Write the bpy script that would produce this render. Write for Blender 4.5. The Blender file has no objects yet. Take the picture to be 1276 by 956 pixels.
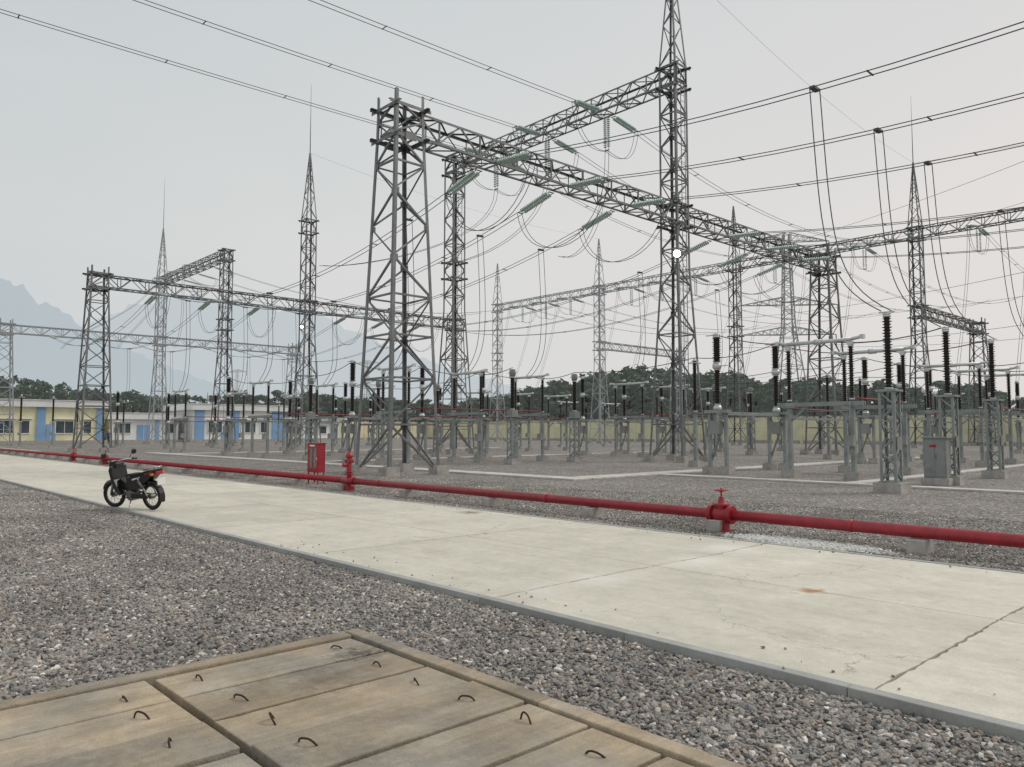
import bpy, math, random
import numpy as np
from mathutils import Vector, Matrix, Euler
random.seed(7); np.random.seed(7)
S=bpy.context.scene
S.view_settings.view_transform='Standard'; S.view_settings.look='None'; S.view_settings.exposure=0
V=Vector
# ---------------------------------------------------------------- materials
def nt(name):
    m=bpy.data.materials.new(name); m.use_nodes=True
    n=m.node_tree; b=n.nodes['Principled BSDF']; return m,n,b
def c4(c): return (c[0],c[1],c[2],1)
def mat(name,col,rough=.6,metal=0,var=.2,scale=3,bump=0,bscale=60,col2=None,alpha=None):
    m,n,b=nt(name); N=n.nodes; L=n.links
    tc=N.new('ShaderNodeTexCoord')
    no=N.new('ShaderNodeTexNoise'); no.inputs['Scale'].default_value=scale; no.inputs['Detail'].default_value=6; no.inputs['Roughness'].default_value=.65
    L.new(tc.outputs['Object'],no.inputs['Vector'])
    r=N.new('ShaderNodeValToRGB'); r.color_ramp.elements[0].position=.32; r.color_ramp.elements[1].position=.68
    a=[max(0,x*(1-var)) for x in col]; c=[min(1,x*(1+var)) for x in (col2 or col)]
    r.color_ramp.elements[0].color=c4(a); r.color_ramp.elements[1].color=c4(c)
    L.new(no.outputs['Fac'],r.inputs['Fac']); L.new(r.outputs['Color'],b.inputs['Base Color'])
    b.inputs['Roughness'].default_value=rough; b.inputs['Metallic'].default_value=metal
    if bump:
        n2=N.new('ShaderNodeTexNoise'); n2.inputs['Scale'].default_value=bscale; n2.inputs['Detail'].default_value=5
        L.new(tc.outputs['Object'],n2.inputs['Vector'])
        bp=N.new('ShaderNodeBump'); bp.inputs['Strength'].default_value=bump; bp.inputs['Distance'].default_value=.01
        L.new(n2.outputs['Fac'],bp.inputs['Height']); L.new(bp.outputs['Normal'],b.inputs['Normal'])
    return m
steel=mat('galvanised_steel',(.18,.188,.19),.48,.35,.32,1.5)
steel_l=mat('light_galvanised_steel',(.27,.295,.288),.5,.3,.25,2)
alu=mat('aluminium',(.60,.62,.62),.4,.4,.12,4)
wire_m=mat('conductor_aluminium',(.09,.095,.10),.5,.4,.2,1)
porc=mat('dark_porcelain',(.022,.018,.018),.28,0,.3,3)
glassm=mat('green_glass_insulator',(.46,.58,.53),.2,0,.2,8)
conc=mat('foundation_concrete',(.38,.36,.33),.9,0,.25,4,.4)
concw=mat('trench_concrete',(.52,.50,.46),.9,0,.2,2,.4)
red=mat('red_paint',(.33,.02,.03),.38,0,.25,5,.1,40)
redd=mat('faded_red_paint',(.25,.05,.045),.5,0,.2,6)
yel=mat('yellow_render',(.70,.67,.46),.9,0,.12,.6)
white=mat('white_render',(.76,.77,.76),.85,0,.08,.5)
blue=mat('blue_render',(.22,.38,.60),.85,0,.1,.6)
glass=mat('window_glass',(.07,.09,.11),.12,0,.3,1)
blackp=mat('black_plastic',(.012,.012,.013),.25,0,.3,10)
rubber=mat('rubber',(.016,.016,.016),.85,0,.3,20)
chrome=mat('chrome',(.6,.6,.6),.18,.95,.1,10)
engm=mat('engine_alloy',(.2,.2,.2),.4,.7,.3,30)
whitep=mat('white_plastic',(.75,.75,.74),.4,0,.05,5)
rebar=mat('rusty_rebar',(.06,.04,.03),.8,.3,.4,30)
greyp=mat('grey_cabinet_paint',(.25,.26,.255),.5,0,.15,3)
lime=mat('lime_dust',(.62,.62,.59),.95,0,.15,20)
def emis(name,col,s):
    m,n,b=nt(name); b.inputs['Emission Color'].default_value=c4(col); b.inputs['Emission Strength'].default_value=s; return m
lamp_m=emis('lit_lamp',(1,.98,.93),14)

def haze_mat(name,col,hazecol,k,scale=.01,island=False,var=.35):  # aerial haze painted into the material: flat haze-coloured emission mixed over the surface
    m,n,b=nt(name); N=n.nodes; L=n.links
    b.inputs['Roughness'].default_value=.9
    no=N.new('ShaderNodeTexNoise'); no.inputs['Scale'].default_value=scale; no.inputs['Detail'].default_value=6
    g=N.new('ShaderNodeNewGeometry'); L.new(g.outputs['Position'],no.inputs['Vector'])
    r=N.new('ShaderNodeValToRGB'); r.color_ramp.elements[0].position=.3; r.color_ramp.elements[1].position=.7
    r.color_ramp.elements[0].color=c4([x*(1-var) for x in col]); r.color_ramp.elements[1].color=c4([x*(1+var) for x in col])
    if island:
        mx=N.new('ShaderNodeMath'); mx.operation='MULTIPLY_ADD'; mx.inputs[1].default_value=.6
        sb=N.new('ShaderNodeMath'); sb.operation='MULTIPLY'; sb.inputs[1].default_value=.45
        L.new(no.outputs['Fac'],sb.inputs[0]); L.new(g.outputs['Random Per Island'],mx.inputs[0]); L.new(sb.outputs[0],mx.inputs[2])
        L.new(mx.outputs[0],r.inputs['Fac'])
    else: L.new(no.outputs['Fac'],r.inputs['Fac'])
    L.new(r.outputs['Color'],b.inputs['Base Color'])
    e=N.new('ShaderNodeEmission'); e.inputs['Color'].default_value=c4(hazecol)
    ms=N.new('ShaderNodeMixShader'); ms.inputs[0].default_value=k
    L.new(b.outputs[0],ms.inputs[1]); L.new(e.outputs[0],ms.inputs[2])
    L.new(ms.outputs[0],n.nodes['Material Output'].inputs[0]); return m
leafm=haze_mat('hazy_foliage',(.045,.075,.032),(.5,.54,.56),.08,.15,True,.5)  # leaf colour with a slight haze glow mixed in
steel_h=haze_mat('hazy_steel',(.18,.19,.195),(.62,.64,.65),.16,1.0,False,.25)  # distant steel, lightened by haze painted in as emission
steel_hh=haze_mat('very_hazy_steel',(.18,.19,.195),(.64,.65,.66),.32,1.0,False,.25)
barkm=mat('bark',(.10,.08,.06),.9,0,.3,5)
mount1=haze_mat('hazy_mountain_near',(.06,.09,.07),(.505,.57,.61),.91,.004)  # mountain tone is mostly painted-in haze emission, little surface colour
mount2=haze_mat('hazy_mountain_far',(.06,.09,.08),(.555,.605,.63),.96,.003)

def gravel_mat(name,stone=False):
    m,n,b=nt(name); N=n.nodes; L=n.links
    g=N.new('ShaderNodeNewGeometry')
    r=N.new('ShaderNodeValToRGB'); cr=r.color_ramp
    cols=[(0,(.06,.06,.06)),(.2,(.155,.152,.146)),(.4,(.225,.22,.205)),(.55,(.215,.185,.15)),(.68,(.275,.255,.225)),(.78,(.175,.182,.184)),(.86,(.25,.20,.17)),(.94,(.40,.37,.33)),(1,(.57,.55,.51))]
    cr.elements[0].position=0; cr.elements[0].color=c4(cols[0][1])
    cr.elements[1].position=1; cr.elements[1].color=c4(cols[-1][1])
    for p,c in cols[1:-1]:
        e=cr.elements.new(p); e.color=c4(c)
    if stone:
        L.new(g.outputs['Random Per Island'],r.inputs['Fac'])
        no=N.new('ShaderNodeTexNoise'); no.inputs['Scale'].default_value=70; no.inputs['Detail'].default_value=4
        tc=N.new('ShaderNodeTexCoord'); L.new(tc.outputs['Object'],no.inputs['Vector'])
        mx=N.new('ShaderNodeMixRGB'); mx.blend_type='MULTIPLY'; mx.inputs[0].default_value=.5
        L.new(r.outputs['Color'],mx.inputs[1]); L.new(no.outputs['Fac'],mx.inputs[2])
        n3=N.new('ShaderNodeTexNoise'); n3.inputs['Scale'].default_value=.7; n3.inputs['Detail'].default_value=4
        L.new(g.outputs['Position'],n3.inputs['Vector'])
        mr=N.new('ShaderNodeMapRange'); mr.inputs[1].default_value=.3; mr.inputs[2].default_value=.7; mr.inputs[3].default_value=1.2; mr.inputs[4].default_value=2.0
        L.new(n3.outputs['Fac'],mr.inputs[0])
        sc=N.new('ShaderNodeVectorMath'); sc.operation='SCALE'; L.new(mx.outputs[0],sc.inputs[0]); L.new(mr.outputs[0],sc.inputs['Scale'])
        L.new(sc.outputs[0],b.inputs['Base Color']); b.inputs['Roughness'].default_value=.85
    else:
        vo=N.new('ShaderNodeTexVoronoi'); vo.inputs['Scale'].default_value=22; L.new(g.outputs['Position'],vo.inputs['Vector'])
        sp=N.new('ShaderNodeSeparateColor'); L.new(vo.outputs['Color'],sp.inputs[0]); L.new(sp.outputs[0],r.inputs['Fac'])
        n3=N.new('ShaderNodeTexNoise'); n3.inputs['Scale'].default_value=.35; n3.inputs['Detail'].default_value=8; n3.inputs['Roughness'].default_value=.7
        L.new(g.outputs['Position'],n3.inputs['Vector'])
        mr=N.new('ShaderNodeMapRange'); mr.inputs[1].default_value=.3; mr.inputs[2].default_value=.7; mr.inputs[3].default_value=1.0; mr.inputs[4].default_value=1.65
        L.new(n3.outputs['Fac'],mr.inputs[0])
        d=N.new('ShaderNodeMapRange'); d.inputs[1].default_value=.2; d.inputs[2].default_value=.8; d.inputs[3].default_value=1; d.inputs[4].default_value=.5
        L.new(vo.outputs['Distance'],d.inputs[0])
        mm=N.new('ShaderNodeMath'); mm.operation='MULTIPLY'; L.new(mr.outputs[0],mm.inputs[0]); L.new(d.outputs[0],mm.inputs[1])
        sc=N.new('ShaderNodeVectorMath'); sc.operation='SCALE'; L.new(r.outputs['Color'],sc.inputs[0]); L.new(mm.outputs[0],sc.inputs['Scale'])
        L.new(sc.outputs[0],b.inputs['Base Color']); b.inputs['Roughness'].default_value=.95
        bp=N.new('ShaderNodeBump'); bp.invert=True; bp.inputs['Strength'].default_value=.6; bp.inputs['Distance'].default_value=.02
        L.new(vo.outputs['Distance'],bp.inputs['Height']); L.new(bp.outputs['Normal'],b.inputs['Normal'])
    return m
gravel_ground=gravel_mat('gravel_ground'); stone_m=gravel_mat('gravel_stone',True)

def slab_mat(name,base,lo,hi,stains=(),scale=1.2,isl=.08,bump=.25,grain=None,glo=.8,ghi=1.12,tint=None,cracks=None):
    m,n,b=nt(name); N=n.nodes; L=n.links
    g=N.new('ShaderNodeNewGeometry')
    def noise(s,d=6,ro=.6,sc=None):
        x=N.new('ShaderNodeTexNoise'); x.inputs['Scale'].default_value=s; x.inputs['Detail'].default_value=d; x.inputs['Roughness'].default_value=ro
        if sc:
            mp=N.new('ShaderNodeMapping'); mp.inputs['Scale'].default_value=sc; L.new(g.outputs['Position'],mp.inputs[0]); L.new(mp.outputs[0],x.inputs['Vector'])
        else: L.new(g.outputs['Position'],x.inputs['Vector'])
        return x
    def mrange(src,a,bb,c,d):
        x=N.new('ShaderNodeMapRange'); L.new(src,x.inputs[0])
        for i,v in enumerate((a,bb,c,d)): x.inputs[i+1].default_value=v
        return x.outputs[0]
    n1=noise(scale,8,.7); n2=noise(scale*9,5); n3=noise(90,3)
    f=mrange(n1.outputs['Fac'],.3,.7,lo,hi); f2=mrange(n2.outputs['Fac'],.3,.7,.92,1.07); f3=mrange(n3.outputs['Fac'],.35,.65,.92,1.06)
    f4=mrange(g.outputs['Random Per Island'],0,1,1-isl,1+isl)
    def mul(a,bb):
        x=N.new('ShaderNodeMath'); x.operation='MULTIPLY'; L.new(a,x.inputs[0]); L.new(bb,x.inputs[1]); return x.outputs[0]
    tot=mul(mul(f,f2),mul(f3,f4))
    if grain:
        gn=noise(1,7,.7,grain); tot=mul(tot,mrange(gn.outputs['Fac'],.3,.7,glo,ghi))
    if cracks:
        # hairline cracks: warped voronoi edges, only where a large mask allows them
        wn=noise(2.2,6,.7); va=N.new('ShaderNodeVectorMath'); va.operation='MULTIPLY_ADD'; L.new(wn.outputs['Color'],va.inputs[0]); va.inputs[1].default_value=(.6,.6,.6); L.new(g.outputs['Position'],va.inputs[2])
        vo=N.new('ShaderNodeTexVoronoi'); vo.feature='DISTANCE_TO_EDGE'; vo.inputs['Scale'].default_value=cracks; L.new(va.outputs[0],vo.inputs['Vector'])
        line_=mrange(vo.outputs['Distance'],.0012,.0045,1,0); mk=noise(.45,3,.5); mk=mrange(mk.outputs['Fac'],.53,.58,0,.42)
        inv=N.new('ShaderNodeMath'); inv.operation='SUBTRACT'; inv.inputs[0].default_value=1; L.new(mul(line_,mk),inv.inputs[1]); tot=mul(tot,inv.outputs[0])
        # dirty blotches
        bl=noise(3.1,7,.75); tot=mul(tot,mrange(bl.outputs['Fac'],.60,.70,1,.84))
    sc=N.new('ShaderNodeVectorMath'); sc.operation='SCALE'; L.new(tot,sc.inputs['Scale'])
    if tint:
        tn=noise(.9,5,.6); tm=N.new('ShaderNodeMixRGB'); L.new(mrange(tn.outputs['Fac'],.42,.6,0,1),tm.inputs[0]); tm.inputs[1].default_value=c4(base); tm.inputs[2].default_value=c4(tint); L.new(tm.outputs[0],sc.inputs[0])
    else: sc.inputs[0].default_value=base
    cur=sc.outputs[0]
    for (x,y,rad,col,k) in stains:
        sub=N.new('ShaderNodeVectorMath'); sub.operation='DISTANCE'; L.new(g.outputs['Position'],sub.inputs[0]); sub.inputs[1].default_value=(x,y,.06)
        ad=N.new('ShaderNodeMath'); ad.operation='MULTIPLY_ADD'; L.new(n2.outputs['Fac'],ad.inputs[0]); ad.inputs[1].default_value=rad*2.6; L.new(sub.outputs['Value'],ad.inputs[2])
        fa=mrange(ad.outputs[0],rad*1.3,rad*2.3,k,0)
        mx=N.new('ShaderNodeMixRGB'); L.new(fa,mx.inputs[0]); L.new(cur,mx.inputs[1]); mx.inputs[2].default_value=c4(col); cur=mx.outputs[0]
    L.new(cur,b.inputs['Base Color']); b.inputs['Roughness'].default_value=.88
    bp=N.new('ShaderNodeBump'); bp.inputs['Strength'].default_value=bump; bp.inputs['Distance'].default_value=.006
    ad=N.new('ShaderNodeMath'); ad.operation='ADD'; L.new(n3.outputs['Fac'],ad.inputs[0]); L.new(n2.outputs['Fac'],ad.inputs[1])
    L.new(ad.outputs[0],bp.inputs['Height']); L.new(bp.outputs['Normal'],b.inputs['Normal'])
    return m
road_m=slab_mat('road_concrete',(.59,.565,.48),.84,1.1,[(-3.55,7.2,.18,(.36,.20,.08),.95),(-5.6,9.0,.5,(.74,.74,.70),.7),(-5.3,7.9,.45,(.72,.72,.68),.7),(-5.35,6.2,.4,(.72,.72,.68),.6),(-5.3,5.3,.3,(.72,.72,.68),.5),(-15.6,5.0,.12,(.05,.045,.04),.7),(-11.3,9.4,.3,(.08,.07,.06),.85),(-8,6,.3,(.38,.35,.29),.4),(-2.8,5.6,.35,(.42,.38,.32),.4),(-10.5,7.7,.3,(.42,.38,.31),.4)],grain=(.5,6,1),glo=.92,ghi=1.05,cracks=.42)
kerb_m=slab_mat('kerb_concrete',(.36,.365,.35),.8,1.15,scale=2)
cover_m=slab_mat('cover_slab_concrete',(.40,.325,.225),.68,1.2,[(-4.65,2.85,.2,(.05,.045,.04),.85),(-4.3,2.4,.25,(.14,.11,.08),.6),(-4.6,1.85,.22,(.48,.46,.41),.6),(-3.2,1.9,.3,(.17,.14,.10),.4),(-2.3,2.5,.4,(.34,.33,.30),.7),(-3.9,1.0,.3,(.18,.15,.11),.4),(-1.6,2.6,.5,(.34,.34,.32),.7)],scale=2.2,isl=.16,bump=.8,grain=(11,1.2,4),glo=.74,ghi=1.14,tint=(.33,.30,.25))
gapm=mat('dark_joint',(.025,.023,.021),.95,0,.2,10)
grassm=mat('grass_field',(.07,.09,.04),.95,0,.3,.05)

# ---------------------------------------------------------------- mesh builder
class MB:
    def __init__(s): s.v=[];s.f=[];s.m=[];s.s=[]
    def add(s,vs,fs,mi=0,sm=False):
        o=len(s.v); s.v+= [tuple(x) for x in vs]
        for f in fs: s.f.append(tuple(i+o for i in f)); s.m.append(mi); s.s.append(sm)
    def box(s,c,d,mi=0,M=None):
        x,y,z=d[0]/2,d[1]/2,d[2]/2
        vs=[V((a,b,e)) for a in(-x,x) for b in(-y,y) for e in(-z,z)]
        if M is not None: vs=[M@p for p in vs]
        vs=[p+V(c) for p in vs]
        s.add(vs,[(0,1,3,2),(4,6,7,5),(0,4,5,1),(2,3,7,6),(0,2,6,4),(1,5,7,3)],mi)
    def ang(s,p,q,w,t,uh,vh,mi=0,trim=0):
        p=V(p);q=V(q); d=(q-p)
        if d.length<1e-4: return
        d.normalize(); p=p+d*trim; q=q-d*trim
        u=V(uh)-d*V(uh).dot(d)
        if u.length<1e-4: u=d.orthogonal()
        u.normalize(); v=d.cross(u)
        if v.dot(V(vh))<0: v=-v
        pr=[(0,0),(w,0),(w,t),(t,t),(t,w),(0,w)]
        vs=[p+u*a+v*b for a,b in pr]+[q+u*a+v*b for a,b in pr]
        fs=[(i,(i+1)%6,(i+1)%6+6,i+6) for i in range(6)]+[(5,4,3,2,1,0),(6,7,8,9,10,11)]
        s.add(vs,fs,mi)
    def tube(s,pts,r,n=6,mi=0,sm=True,caps=True):
        pts=[V(p) for p in pts]; k=len(pts)
        rs=r if isinstance(r,(list,tuple)) else [r]*k
        d0=(pts[1]-pts[0]).normalized(); u=d0.orthogonal().normalized(); vs=[]
        for i,p in enumerate(pts):
            d=(pts[min(i+1,k-1)]-pts[max(i-1,0)]).normalized()
            u=(u-d*u.dot(d)); u=u.normalized() if u.length>1e-5 else d.orthogonal().normalized()
            w=d.cross(u)
            for j in range(n):
                a=2*math.pi*j/n; vs.append(p+(u*math.cos(a)+w*math.sin(a))*rs[i])
        fs=[(i*n+j,i*n+(j+1)%n,(i+1)*n+(j+1)%n,(i+1)*n+j) for i in range(k-1) for j in range(n)]
        s.add(vs,fs,mi,sm)
        if caps:
            o=len(s.v)-len(vs); s.f+= [tuple(o+n-1-j for j in range(n)),tuple(o+(k-1)*n+j for j in range(n))]; s.m+=[mi,mi]; s.s+=[False,False]
    def lathe(s,prof,o=(0,0,0),n=12,mi=0,M=None,sm=True):
        vs=[]
        for r,z in prof:
            for j in range(n):
                a=2*math.pi*j/n; p=V((r*math.cos(a),r*math.sin(a),z))
                if M is not None: p=M@p
                vs.append(p+V(o))
        k=len(prof)
        fs=[(i*n+j,i*n+(j+1)%n,(i+1)*n+(j+1)%n,(i+1)*n+j) for i in range(k-1) for j in range(n)]
        s.add(vs,fs,mi,sm)
        o2=len(s.v)-len(vs); s.f+=[tuple(o2+n-1-j for j in range(n)),tuple(o2+(k-1)*n+j for j in range(n))]; s.m+=[mi,mi]; s.s+=[False,False]
    def side(s,pts,w,y0=0,mi=0,w2=None):
        k=len(pts); vs=[V((x,y0-w/2,z)) for x,z in pts]+[V((x,y0+w/2,z)) for x,z in pts]
        fs=[(i,(i+1)%k,(i+1)%k+k,i+k) for i in range(k)]+[tuple(range(k-1,-1,-1)),tuple(range(k,2*k))]
        s.add(vs,fs,mi)
    def mesh(s,name,mats):
        me=bpy.data.meshes.new(name); me.from_pydata(s.v,[],s.f)
        for m in mats: me.materials.append(m)
        me.polygons.foreach_set('material_index',s.m); me.polygons.foreach_set('use_smooth',s.s); me.update(); return me
    def obj(s,name,mats,loc=(0,0,0),rot=(0,0,0),parent=None,bevel=0):
        return inst(s.mesh(name,mats),name,loc,rot,parent,bevel)
def inst(me,name,loc=(0,0,0),rot=(0,0,0),parent=None,bevel=0,scale=(1,1,1)):
    o=bpy.data.objects.new(name,me); S.collection.objects.link(o); o.location=loc; o.rotation_euler=rot; o.scale=scale
    if parent: o.parent=parent
    if bevel:
        b=o.modifiers.new('bevel','BEVEL'); b.width=bevel; b.segments=2; b.limit_method='ANGLE'; b.angle_limit=math.radians(35)
    return o
def remat(me,m):
    c=me.copy(); c.materials[0]=m; return c
def empty(name,loc=(0,0,0),rot=(0,0,0)):
    o=bpy.data.objects.new(name,None); S.collection.objects.link(o); o.location=loc; o.rotation_euler=rot; o.empty_display_size=.2; return o

# ---------------------------------------------------------------- camera
F=V((-.7337,.6794,0)).normalized(); p=math.radians(3.61)
cam=bpy.data.cameras.new('camera'); co=bpy.data.objects.new('camera',cam); S.collection.objects.link(co)
cam.sensor_width=36; cam.lens=950/1276*36; cam.clip_end=12000; cam.clip_start=.05
co.location=(0,0,1.6)
d=F*math.cos(p)+V((0,0,math.sin(p))); co.rotation_euler=d.to_track_quat('-Z','Y').to_euler()
S.camera=co
Rt=V((F.y,-F.x,0))

# ---------------------------------------------------------------- world
w=bpy.data.worlds.new('World'); S.world=w; w.use_nodes=True; N=w.node_tree.nodes; L=w.node_tree.links
bg=N['Background']; bg.inputs['Strength'].default_value=.1
sun_dir=(F*.15+Rt*.75); az=math.atan2(sun_dir.x,sun_dir.y); el=math.radians(48)
sky=N.new('ShaderNodeTexSky'); sky.sky_type='NISHITA'; sky.sun_disc=False; sky.sun_elevation=el; sky.sun_rotation=az; sky.dust_density=4
tc=N.new('ShaderNodeTexCoord')
dt=N.new('ShaderNodeVectorMath'); dt.operation='DOT_PRODUCT'; dt.inputs[1].default_value=Rt; L.new(tc.outputs['Generated'],dt.inputs[0])
no=N.new('ShaderNodeTexNoise'); no.inputs['Scale'].default_value=2.0; no.inputs['Detail'].default_value=6; no.inputs['Distortion'].default_value=.5
mp=N.new('ShaderNodeMapping'); mp.inputs['Scale'].default_value=(1,1,3.0); L.new(tc.outputs['Generated'],mp.inputs[0]); L.new(mp.outputs[0],no.inputs['Vector'])
ad=N.new('ShaderNodeMath'); ad.operation='MULTIPLY_ADD'; ad.inputs[1].default_value=.6; L.new(no.outputs['Fac'],ad.inputs[0]); L.new(dt.outputs['Value'],ad.inputs[2])
r=N.new('ShaderNodeValToRGB'); e=r.color_ramp.elements
mr=N.new('ShaderNodeMapRange'); mr.inputs[1].default_value=-.45; mr.inputs[2].default_value=.95; L.new(ad.outputs[0],mr.inputs[0])
e[0].position=0; e[0].color=(.605,.64,.65,1); e[1].position=1; e[1].color=(.76,.728,.712,1)
x=e.new(.45); x.color=(.70,.705,.70,1)
L.new(mr.outputs[0],r.inputs['Fac'])
sz=N.new('ShaderNodeSeparateXYZ'); L.new(tc.outputs['Generated'],sz.inputs[0])
zr=N.new('ShaderNodeValToRGB'); ze=zr.color_ramp.elements; ze[0].position=0; ze[0].color=(1.0,1.0,1.0,1); ze[1].position=1; ze[1].color=(1.05,1.05,1.06,1)
q=ze.new(.25); q.color=(1.04,1.03,1.02,1); q=ze.new(.5); q.color=(.93,.96,.975,1)
L.new(sz.outputs['Z'],zr.inputs['Fac'])
ml=N.new('ShaderNodeVectorMath'); ml.operation='MULTIPLY'; L.new(r.outputs['Color'],ml.inputs[0]); L.new(zr.outputs['Color'],ml.inputs[1])
s10=N.new('ShaderNodeVectorMath'); s10.operation='SCALE'; s10.inputs['Scale'].default_value=10; L.new(ml.outputs[0],s10.inputs[0])
mx=N.new('ShaderNodeMixRGB'); mx.inputs[0].default_value=.05; L.new(s10.outputs[0],mx.inputs[1]); L.new(sky.outputs[0],mx.inputs[2])
L.new(mx.outputs[0],bg.inputs['Color'])
sl=bpy.data.lights.new('sun','SUN'); sl.energy=1.4; sl.angle=math.radians(20); sl.color=(1,.95,.88)
so=bpy.data.objects.new('sun',sl); S.collection.objects.link(so)
sd=V((sun_dir.x,sun_dir.y,0)).normalized()*math.cos(el)+V((0,0,math.sin(el))); so.rotation_euler=sd.to_track_quat('Z','Y').to_euler(); so.location=(0,0,60)

# ---------------------------------------------------------------- ground, yard, road
def sheet(name,x0,x1,y0,y1,z,m):
    b=MB(); b.add([(x0,y0,z),(x1,y0,z),(x1,y1,z),(x0,y1,z)],[(0,1,2,3)]); return b.obj(name,[m])
sheet('ground',-6000,6000,-6000,6000,-.06,grassm)
sheet('gravel_yard',-136,60,-40,101,0,gravel_ground)

def kerb(b,x0,x1,y0,y1,z):
    x=x0
    while x<x1:
        e=min(x+1.7+random.random()*.05,x1); b.box(((x+e)/2,(y0+y1)/2,z/2-.03),(e-x-.004,y1-y0,z+.06)); x=e
b=MB(); b.add([(-140,4.77,.03),(30,4.77,.03),(30,9.76,.03),(-140,9.76,.03)],[(0,1,2,3)],1)
xs=[-1.95-3.45*i for i in range(-9,40)]
def jag(n,a):
    o=[0]
    for i in range(n): o.append(max(-a,min(a,o[-1]+random.uniform(-a,a)*.55)))
    return o
prev={}
for i in range(len(xs)-1):
    x1,x0=xs[i],xs[i+1]
    for (y0,y1) in ((4.76,7.25),(7.25,9.77)):
        nseg=34; g=.006; key=(i,y0)
        big=.02 if i%2==1 else .009
        hiJ=prev.get(key) or jag(nseg,.01); loJ=jag(nseg,big); prev[(i+1,y0)]=loJ
        ys_=[y0+g+(y1-y0-2*g)*j/nseg for j in range(nseg+1)]
        # chipped arris: the two sides of the joint break away independently
        low=[(x0+g+loJ[j]+random.choice((0,0,.004,.012,.018)),ys_[j]) for j in range(nseg+1)]
        hi=[(x1-g+hiJ[j]-random.choice((0,0,.004,.008)),ys_[j]) for j in range(nseg+1)][::-1]
        poly=low+hi; k=len(poly)
        b.add([(a,c,.06) for a,c in poly]+[(a,c,0.0) for a,c in poly],[tuple(range(k-1,-1,-1))]+[(j,(j+1)%k,(j+1)%k+k,j+k) for j in range(k)],0)
b.obj('concrete_road',[road_m,gapm])
b=MB(); kerb(b,-140,30,4.665,4.758,.068); kerb(b,-140,30,9.772,9.86,.068); b.obj('road_kerb',[kerb_m],bevel=.006)

# cable trench covers (pad in the foreground)
pad=empty('cable_trench_cover_pad'); pad.scale=(.94,.94,1)
b=MB()
x=-5.5
while x<9: b.box((x+1.1,3.318+random.uniform(-.004,.004),.03),(2.194,.125,.135)); x+=2.2
b.box((-5.437,.12,.028),(.125,6.26,.13))
b.obj('rim',[cover_m],parent=pad,bevel=.010)
b=MB(); b.add([(-5.37,-3,.01),(8,-3,.01),(8,3.25,.01),(-5.37,3.25,.01)],[(0,1,2,3)]); b.obj('trench_bed',[gapm],parent=pad)
b=MB(); hk=MB()
rows=[(1.74,3.245),(.20,1.715),(-1.3,.18),(-2.8,-1.32)]
for (y0,y1) in rows:
    x=-5.365
    while x<6:
        wd=.50+random.uniform(-.012,.012); g=.010+random.uniform(0,.008)
        zt=.083+random.uniform(-.011,.011); M=Matrix.Rotation(random.uniform(-.009,.009),3,'Z')@Matrix.Rotation(random.uniform(-.012,.012),3,'Y')
        n=12; cx,cy=x+wd/2,(y0+y1)/2; hw=wd/2-g; hl=(y1-y0)/2-.010-random.uniform(0,.008)
        rg=lambda:random.uniform(-.004,.004)-(0 if random.random()>.12 else random.uniform(0,.012))
        out=[(-hw-rg(),-hl+2*hl*j/n) for j in range(n+1)]+[(hw+rg(),hl-2*hl*j/n) for j in range(n+1)]
        k=len(out); top=[M@V((a,c,0))+V((cx,cy,zt)) for a,c in out]; bot=[M@V((a,c,-.07))+V((cx,cy,zt)) for a,c in out]
        b.add(top+bot,[tuple(range(k-1,-1,-1))]+[(j,(j+1)%k,(j+1)%k+k,j+k) for j in range(k)],0)
        for yy in (y0+.24,y1-.24):
            hx=x+wd/2+random.uniform(-.06,.06); hy=yy+random.uniform(-.05,.05); an=random.uniform(-.5,.7); h=random.uniform(.022,.052); hw2=random.uniform(.046,.062); tl=random.uniform(-.8,.8)
            pts=[]; ex=random.choice((2.4,3.0,3.6)); sk=random.uniform(-.25,.25)
            for j in range(11):
                t=j/10; px=(t*2-1)*hw2; pz=h*(1-abs(t*2-1)**ex)*(1+sk*(t*2-1))
                pts.append((hx+px*math.cos(an)+pz*tl*math.sin(an),hy+px*math.sin(an)-pz*tl*math.cos(an),zt+pz-.004))
            hk.tube(pts,.0055,6)
        x+=wd
b.obj('cover_slabs',[cover_m],parent=pad,bevel=.007); hk.obj('lifting_hooks',[rebar],parent=pad)

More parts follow.
